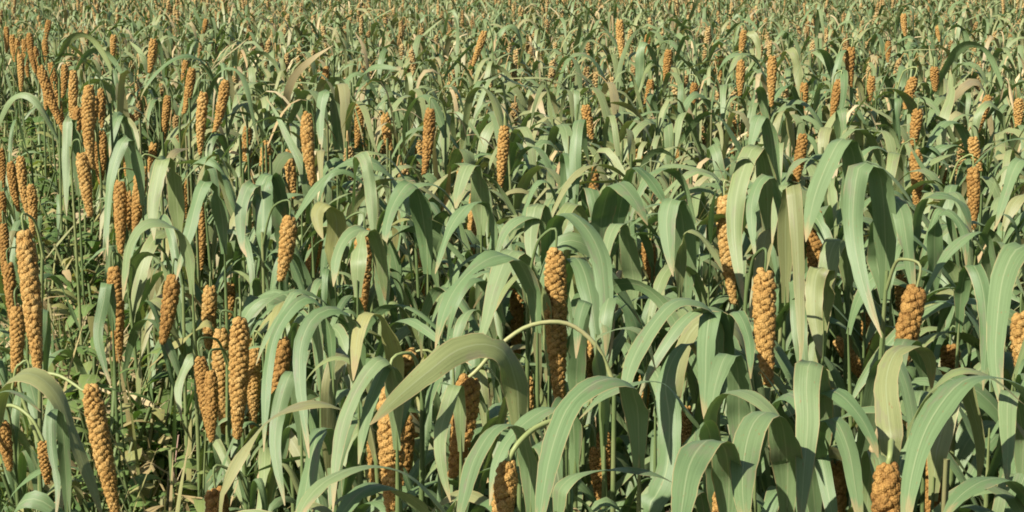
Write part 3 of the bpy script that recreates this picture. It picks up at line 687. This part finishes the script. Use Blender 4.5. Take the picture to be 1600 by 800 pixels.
# ------------------------------------------------------------------ weeds in the strip
def weed_template(kind, broad):
    P = []; S = []; W = []; n = 5 if broad else 7; s = np.linspace(0, 1, n)[:, None]
    lean = rng.normal(0, .25, 2); stems = []
    if broad:
        for b_ in range(int(rng.integers(1, 4))):
            l2 = lean + rng.normal(0, .25, 2); h2 = rng.uniform(.6, 1); stems.append(np.array([[0, 0, -.02], [l2[0] * .4, l2[1] * .4, h2 * .5], [l2[0], l2[1], h2]]))
            for j in range(int(rng.integers(9, 17))):
                q = rng.uniform(.15, 1); b = np.array([l2[0] * q, l2[1] * q, h2 * q]); a = rng.uniform(0, 6.28)
                Ll = rng.uniform(.06, .15); el = rng.uniform(.1, .9); d = np.array([math.cos(a), math.sin(a), 0])
                P.append(b + d * Ll * s * 1.2 + np.array([0, 0, 1]) * (el * s - s * s) * Ll)
                S.append(np.repeat(np.array([[-d[1], d[0], rng.normal(0, .3)]]), n, 0)); W.append(Ll * rng.uniform(.4, .75))
    else:
        for j in range(int(rng.integers(6, 13))):
            a = rng.uniform(0, 6.28); Ll = rng.uniform(.6, 1.2); sp2 = rng.uniform(.15, .95); d = np.array([math.cos(a), math.sin(a), 0])
            P.append(rng.normal(0, .04, 3) * [1, 1, 0] + d * Ll * sp2 * s ** 1.6 + np.array([0, 0, 1]) * Ll * (s - .6 * sp2 * s ** 2.5))
            S.append(np.repeat(np.array([[-d[1], d[0], 0.]]), n, 0)); W.append(rng.uniform(.014, .034))
    V, F, uv = ribbon(np.array(P), np.array(S), np.array(W), 3, .2, .08, rng.uniform(0, 6, len(P)), rng.uniform(5, 12, len(P)))
    r = np.repeat(rng.normal(0, .07, len(P)), n * 3); mi = np.zeros(len(F), int)
    for st in stems:
        v, f = tube(st, .008, 3); F = np.concatenate([F, f + len(V)]); V = np.concatenate([V, v]); uv = np.concatenate([uv, np.zeros((len(v), 2))]); r = np.concatenate([r, np.zeros(len(v))]); mi = np.concatenate([mi, np.ones(len(f), int)])
    return V, F, uv, r, mi
def weed_cover():
    tb = [weed_template(k, True) for k in range(14)]; tg = [weed_template(k, False) for k in range(10)]
    blocks = []; stalks = []
    for k in range(7600):
        y = 1.5 + 12.5 * rng.uniform() ** 1.35
        u = rng.uniform(); c = rng.uniform(-.12, .50) if u < .74 else (rng.uniform(-1.6, -.12) if u < .90 else rng.uniform(.5, 1.4))
        x = c - .31 * y; hh = rng.uniform(.18, .60) * (1.05 if y > 5 else 1.)
        if .02 < c < .38: hh = rng.uniform(.28, .66)
        if c > .42: hh *= .7
        if rng.uniform() < .2: hh *= .5
        broad = rng.uniform() < (.55 if y < 5 else .75)
        V, F, uv, r, mi = (tb if broad else tg)[int(rng.integers(14 if broad else 10))]
        a = rng.uniform(0, 6.28); ca, sa = math.cos(a), math.sin(a)
        X = np.stack([(V[:, 0] * ca - V[:, 1] * sa) * hh, (V[:, 0] * sa + V[:, 1] * ca) * hh, V[:, 2] * hh], -1) + np.array([x, y, 0])
        if blocked(X[None, ::3])[0] > .06: continue
        cc = rng.uniform(.05, .80) if rng.uniform() < (.74 if broad else .48) else rng.uniform(.82, .99)
        blocks.append((X, [F], uv, np.clip(r + cc, 0, 1), [mi]))
    # straw lying about
    n = 2600; y = 1.5 + 9 * rng.uniform(size=n) ** 1.2; c = rng.uniform(-.3, .6, n); x = c - .31 * y; z = rng.uniform(.02, .50, n)
    a = rng.uniform(0, 6.28, n); L = rng.uniform(.06, .26, n); s = np.linspace(-.5, .5, 4)
    d = np.stack([np.cos(a), np.sin(a), rng.normal(0, .35, n)], -1)
    P = np.stack([x, y, z], -1)[:, None] + d[:, None] * L[:, None, None] * s[None, :, None]; P[..., 2] -= (s ** 2)[None] * L[:, None] * .5; P[..., 2] = np.maximum(P[..., 2], .006)
    S = np.stack([-np.sin(a), np.cos(a), rng.normal(0, .5, n)], -1)[:, None].repeat(4, 1); k = blocked(P) < .05
    V, F, uv = ribbon(P[k], S[k], rng.uniform(.005, .018, k.sum()), 3, .3, .05)
    blocks.append((V, [F], uv, np.repeat(rng.uniform(.88, 1, k.sum()), 12), [np.zeros(len(F), int)]))
    return join_blocks(blocks, 'weed_cover', [M['weed_stuff'], M['stem_stuff']])
o = link('weed_cover', weed_cover()); tag(o, 'tangle of low green weeds, grass and dry straw in the strip beside the millet', 'weeds', kind='stuff')

# fallen dry millet leaf lying over the weeds
def from_px(path, z0, z1, n=20):
    p = np.array(path, float); zz = np.linspace(z0, z1, len(p))
    return catmull(np.array([at_t(x, y, t_at_z(x, y, z)) for (x, y), z in zip(p, zz)]), n)
P = from_px([(150, 605), (185, 612), (220, 625), (256, 642)], .47, .52)
S = nrm(np.cross(nrm(np.gradient(P, axis=0)), nrm(P - np.array([0, 0, H]))) + np.array([0, .5, .2]))
b0 = P[10] * np.array([1, 1, 1])
V, F, uv = ribbon(P[None], S[None], np.array([.022]), 5, .3, .1)
o = link('dry_leaf', new_mesh('dry_leaf', V - b0, F, M['dry'], uv), None, tuple(b0))
tag(o, 'curled tan dry leaf lying across the weeds in the strip', 'leaf')

# single weeds that stand out of the tangle
def oval(L, W, n=7):
    q = np.linspace(0, 1, n); P = np.stack([q * L, 0 * q, L * (.35 * q - .5 * q * q)], -1)[None]; S = np.zeros((1, n, 3)); S[..., 1] = 1
    return ribbon(P, S, np.array([W]), 5, .25, .06)
def weed_plant(x, y, h, nl, L, W, stem_mat, leaf_mat, label, lean=(0, 0)):
    e = bpy.data.objects.new('weed', None); col.objects.link(e); e.location = (x, y, 0); e.empty_display_size = .05
    q = np.linspace(0, 1, 8); P = np.stack([lean[0] * q ** 2 + .008 * np.sin(q * 7), lean[1] * q ** 2, q * h - .01], -1)
    link('stem', new_mesh('stem', *tube(P, .0042 - .0026 * q, 6), M[stem_mat]), e)
    V, F, uv = oval(L, W); me = new_mesh('leaf', V, F, M[leaf_mat], uv)
    for k in range(nl):
        f = .25 + .75 * (k + .5) / nl; b = [np.interp(f, q, P[:, i]) for i in range(3)]
        o = link('leaf', me, e, b); o.rotation_euler = (0, rng.uniform(-.5, .2), k * 2.4 + rng.normal(0, .3)); sc = rng.uniform(.7, 1.15); o.scale = (sc, sc, sc)
    return tag(e, label, 'weed')
def on_strip(px, py, c):                                # where the sight line crosses the row plane x + .31 y = c
    r = ray(px, py); t = c / (r[0] + .31 * r[1]); return np.array([0, 0, H]) + t * r
P = on_strip(259, 672, .30); weed_plant(P[0], P[1], P[2], 8, .03, .012, 'pinkstem', 'weed', 'thin weed with a bare pinkish stem in the dark tangle of the strip', (.02, 0))
P = on_strip(318, 650, .36); weed_plant(P[0], P[1], P[2], 12, .028, .024, 'stem', 'weed', 'bright green round leaved weed at the foot of the bunched seed heads')
P = on_strip(205, 560, .24); weed_plant(P[0], P[1], P[2], 14, .045, .026, 'stem', 'weed', 'leafy oval leaved weed in the strip below the fallen dry leaf', (-.03, 0))
P = on_strip(45, 172, .15); weed_plant(P[0], P[1], P[2], 16, .12, .075, 'stem', 'weed', 'large leaved dark green weed far along the open strip', (.05, 0))
e = bpy.data.objects.new('grass_tuft', None); col.objects.link(e); G0 = on_strip(97, 590, .18); e.location = (G0[0], G0[1], 0)
for dx, dz, az in ((.05, .12, .2), (-.05, .06, 2.6), (.02, .02, 4.2), (.03, .16, .5)):
    q = np.linspace(0, 1, 14); hh = G0[2] + dz
    P = np.stack([.16 * math.cos(az) * q ** 2.2, .16 * math.sin(az) * q ** 2.2, hh * (1.25 * q - .3 * q ** 4) - .01], -1)
    S = np.repeat(np.array([[-math.sin(az), math.cos(az), 0.]]), 14, 0)
    V, F, uv = ribbon(P[None], S[None], np.array([.014]), 5, .4, .04); link('leaf', new_mesh('leaf', V, F, M['leaf'], uv), e)
tag(e, 'tuft of tall grass with arching blades standing alone in the weedy strip', 'grass')

# ------------------------------------------------------------------ labels for the single plants
BYHEAD = {
 (868, 392): 'millet plant with a very long straight seed head hanging bare behind an arching pale stalk',
 (732, 590): 'millet plant with thick seed head on a long pale stalk that arches over its neighbours',
 (612, 605): 'millet plant whose thick seed head hangs half under a broad slanting leaf',
 (648, 550): 'millet plant with a seed head lying aslant above a broad slanting leaf',
 (142, 605): 'millet plant across the strip with long seed head leaning out over dark weeds',
 (38, 365): 'millet plant across the strip with the longest and thickest seed head there',
 (25, 480): 'millet plant across the strip with a shaded head behind the longest one',
 (375, 500): 'millet plant with the largest of the bunched seed heads at the strip edge',
 (345, 515): 'millet plant with the middle one of the bunched seed heads at the strip edge',
 (313, 560): 'millet plant with the slim curved head of the bunch, closest to the weeds',
 (397, 545): 'millet plant with a head just field side of the bunched seed heads',
 (178, 420): 'millet plant at the strip edge with lone tapering head beside a narrow hanging leaf',
 (270, 432): 'millet plant with a tapering head between dry leaves at the strip edge',
 (140, 135): 'millet plant at the far strip edge with the upper of two long heads in line',
 (127, 240): 'millet plant at the far strip edge with the lower of two long heads in line',
 (63, 105): 'millet plant far along the strip edge with a long head slanting towards the weeds',
 (337, 765): 'millet plant with a pale topped head low at the foot of a thin arching leaf',
 (1195, 425): 'millet plant with stout bare head between a tan edged leaf and a narrow hanging leaf',
 (1432, 450): 'millet plant with a stout leaning head just below the tip of a broad hanging leaf',
 (1387, 730): 'millet plant with a fat knobbly head straight under an arched leaf and pale stalk',
 (1460, 710): 'millet plant with a head half covered by a very broad forward bending leaf',
 (1307, 530): 'millet plant with a short seed head lying aslant across a dark gap',
 (1132, 308): 'millet plant with a long head half behind a tall broad hanging leaf',
 (1595, 490): 'millet plant with a stout head beside the broadest hanging leaf',
 (793, 725): 'millet plant with a stout head on a short hooked stalk under a dark arched leaf',
 (442, 530): 'millet plant with a head leaning between narrow hanging leaves near the bunched heads',
 (568, 360): 'millet plant with a thick head framed by two leaves that arch apart over it',
 (660, 345): 'millet plant with a thin tapering head beside a leaf with a broken dry tip',
 (1520, 262): 'millet plant with a long bare knobbly head hanging between pale stalks',
 (968, 32): 'millet plant far back whose long slim head stands out well above the crop',
 (1207, 88): 'millet plant far back with a long upright smooth head over dark leaves',
 (757, 50): 'millet plant far back with a dark shaded head tilted under an arched leaf',
}
BYLEAF = {
 (1385, 420): 'millet plant with a tall broad leaf folded over and hanging down to a fine point',
 (1330, 330): 'millet plant with the tallest broad leaf, bent over above all its neighbours',
 (812, 620): 'millet plant with a broad leaf slanting across two thick seed heads',
 (1000, 660): 'millet plant with a broad tan edged leaf bending forward above a thin arched leaf',
 (1228, 430): 'millet plant with a narrow tan edged leaf hanging straight down between broad ones',
 (1640, 650): 'millet plant with a very broad leaf sweeping over in front of a fat seed head',
 (682, 300): 'millet plant with a thin bleached dry leaf hooked over like a cane',
 (522, 392): 'millet plant with a crumpled yellow green leaf among brown heads',
 (1393, 690): 'millet plant with a broad leaf arched straight above a fat knobbly head',
 (1140, 760): 'millet plant with a wide yellowing leaf folded over low in front of the crop',
 (860, 430): 'millet plant with a broad leaf arching down beside the very long straight head',
 (-12, 650): 'millet plant across the strip with a long leaf arching behind the leaning head',
 (338, 790): 'millet plant with a long thin leaf arching from the strip into the field',
}
SHORT = {
 (868, 392): 'the very long straight head', (732, 590): 'the head on the long arching stalk', (612, 605): 'the head under the slanting leaf',
 (648, 550): 'the head aslant above the broad leaf', (142, 605): 'the head leaning over dark weeds', (38, 365): 'the thickest head across the strip',
 (375, 500): 'the largest of the bunched heads', (178, 420): 'the lone tapering strip edge head', (270, 432): 'the head between dry leaves',
 (140, 135): 'the two long heads in line', (63, 105): 'the head slanting towards the weeds', (337, 765): 'the pale topped low head',
 (1195, 425): 'the stout bare head', (1432, 450): 'the stout leaning head', (1387, 730): 'the fat head under an arched leaf',
 (1460, 710): 'the head half covered by a leaf', (1307, 530): 'the head aslant in a gap', (1132, 308): 'the head behind a tall leaf',
 (1595, 490): 'the stout head by the broadest leaf', (793, 725): 'the head on a hooked stalk', (442, 530): 'the head leaning between narrow leaves',
 (568, 360): 'the head framed by two leaves', (660, 345): 'the thin tapering head', (1520, 262): 'the bare head between pale stalks',
 (968, 32): 'the slim head above the crop', (1207, 88): 'the long smooth upright head', (757, 50): 'the dark shaded tilted head'}
named = [(q['x'], q['y'], SHORT[heads[q['hi']]['px'][:2]], q) for q in plants if 'hi' in q and q['head'] is not None and heads[q['hi']]['px'][:2] in SHORT]
def beside(p):
    best, r = None, .55
    for x, y, n, q in named:
        d = math.hypot(x - p['x'], y - p['y'])
        if q is not p and d < r: best, r = (x, y, n), d
    if best is None: return None
    dx, dy = p['x'] - best[0], p['y'] - best[1]
    return ('beside ' if abs(dx) > abs(dy) else 'behind ' if dy > 0 else 'in front of ') + best[2]
for p in plants:
    c = edge_c(p['x'], p['y']); h = p['head'] is not None; lab = None
    grp = 'millet plants across the strip' if c < .2 else 'millet plants bordering the strip' if c < .5 else 'millet plants in the field'
    if h and 'hi' in p: lab = BYHEAD.get(heads[p['hi']]['px'][:2])
    if lab is None and p['traced']:
        for lf in p['lv']: lab = lab or BYLEAF.get(lf['px'][0])
    if lab is None:
        where = beside(p) or 'across the weedy strip' if c < .2 else 'bordering the weedy strip' if c < .5 else 'well back in the field' if p['y'] > 5 else 'within the field'
        if h:
            sc = p['head'].scale; tilt = abs((p['head'].rotation_quaternion @ Vector((0, 0, 1))).z) < .96
            lab = ('millet plant with a ' + ('long' if sc.z > .21 else 'short' if sc.z < .15 else 'middling') + (' tilted' if tilt else ' hanging') + ' seed head ' + where)
        else:
            look = 'a dry straw leaf' if 'd' in p['kinds'] else 'a yellowing leaf' if 'y' in p['kinds'] else 'a broad arched top leaf' if p['traced'] else 'few leaves' if p['nleaf'] < 5 else 'tan edged leaves' if 'm' in p['kinds'] else 'plain green leaves'
            lab = 'headless millet plant with ' + look + ' ' + where
            if p['traced']: lab = 'headless millet plant, broad top leaf, ' + where
    if len(lab.split()) > 16: lab = lab.replace('in front of the', 'before the')
    tag(p['o'], lab, 'millet plant', grp)
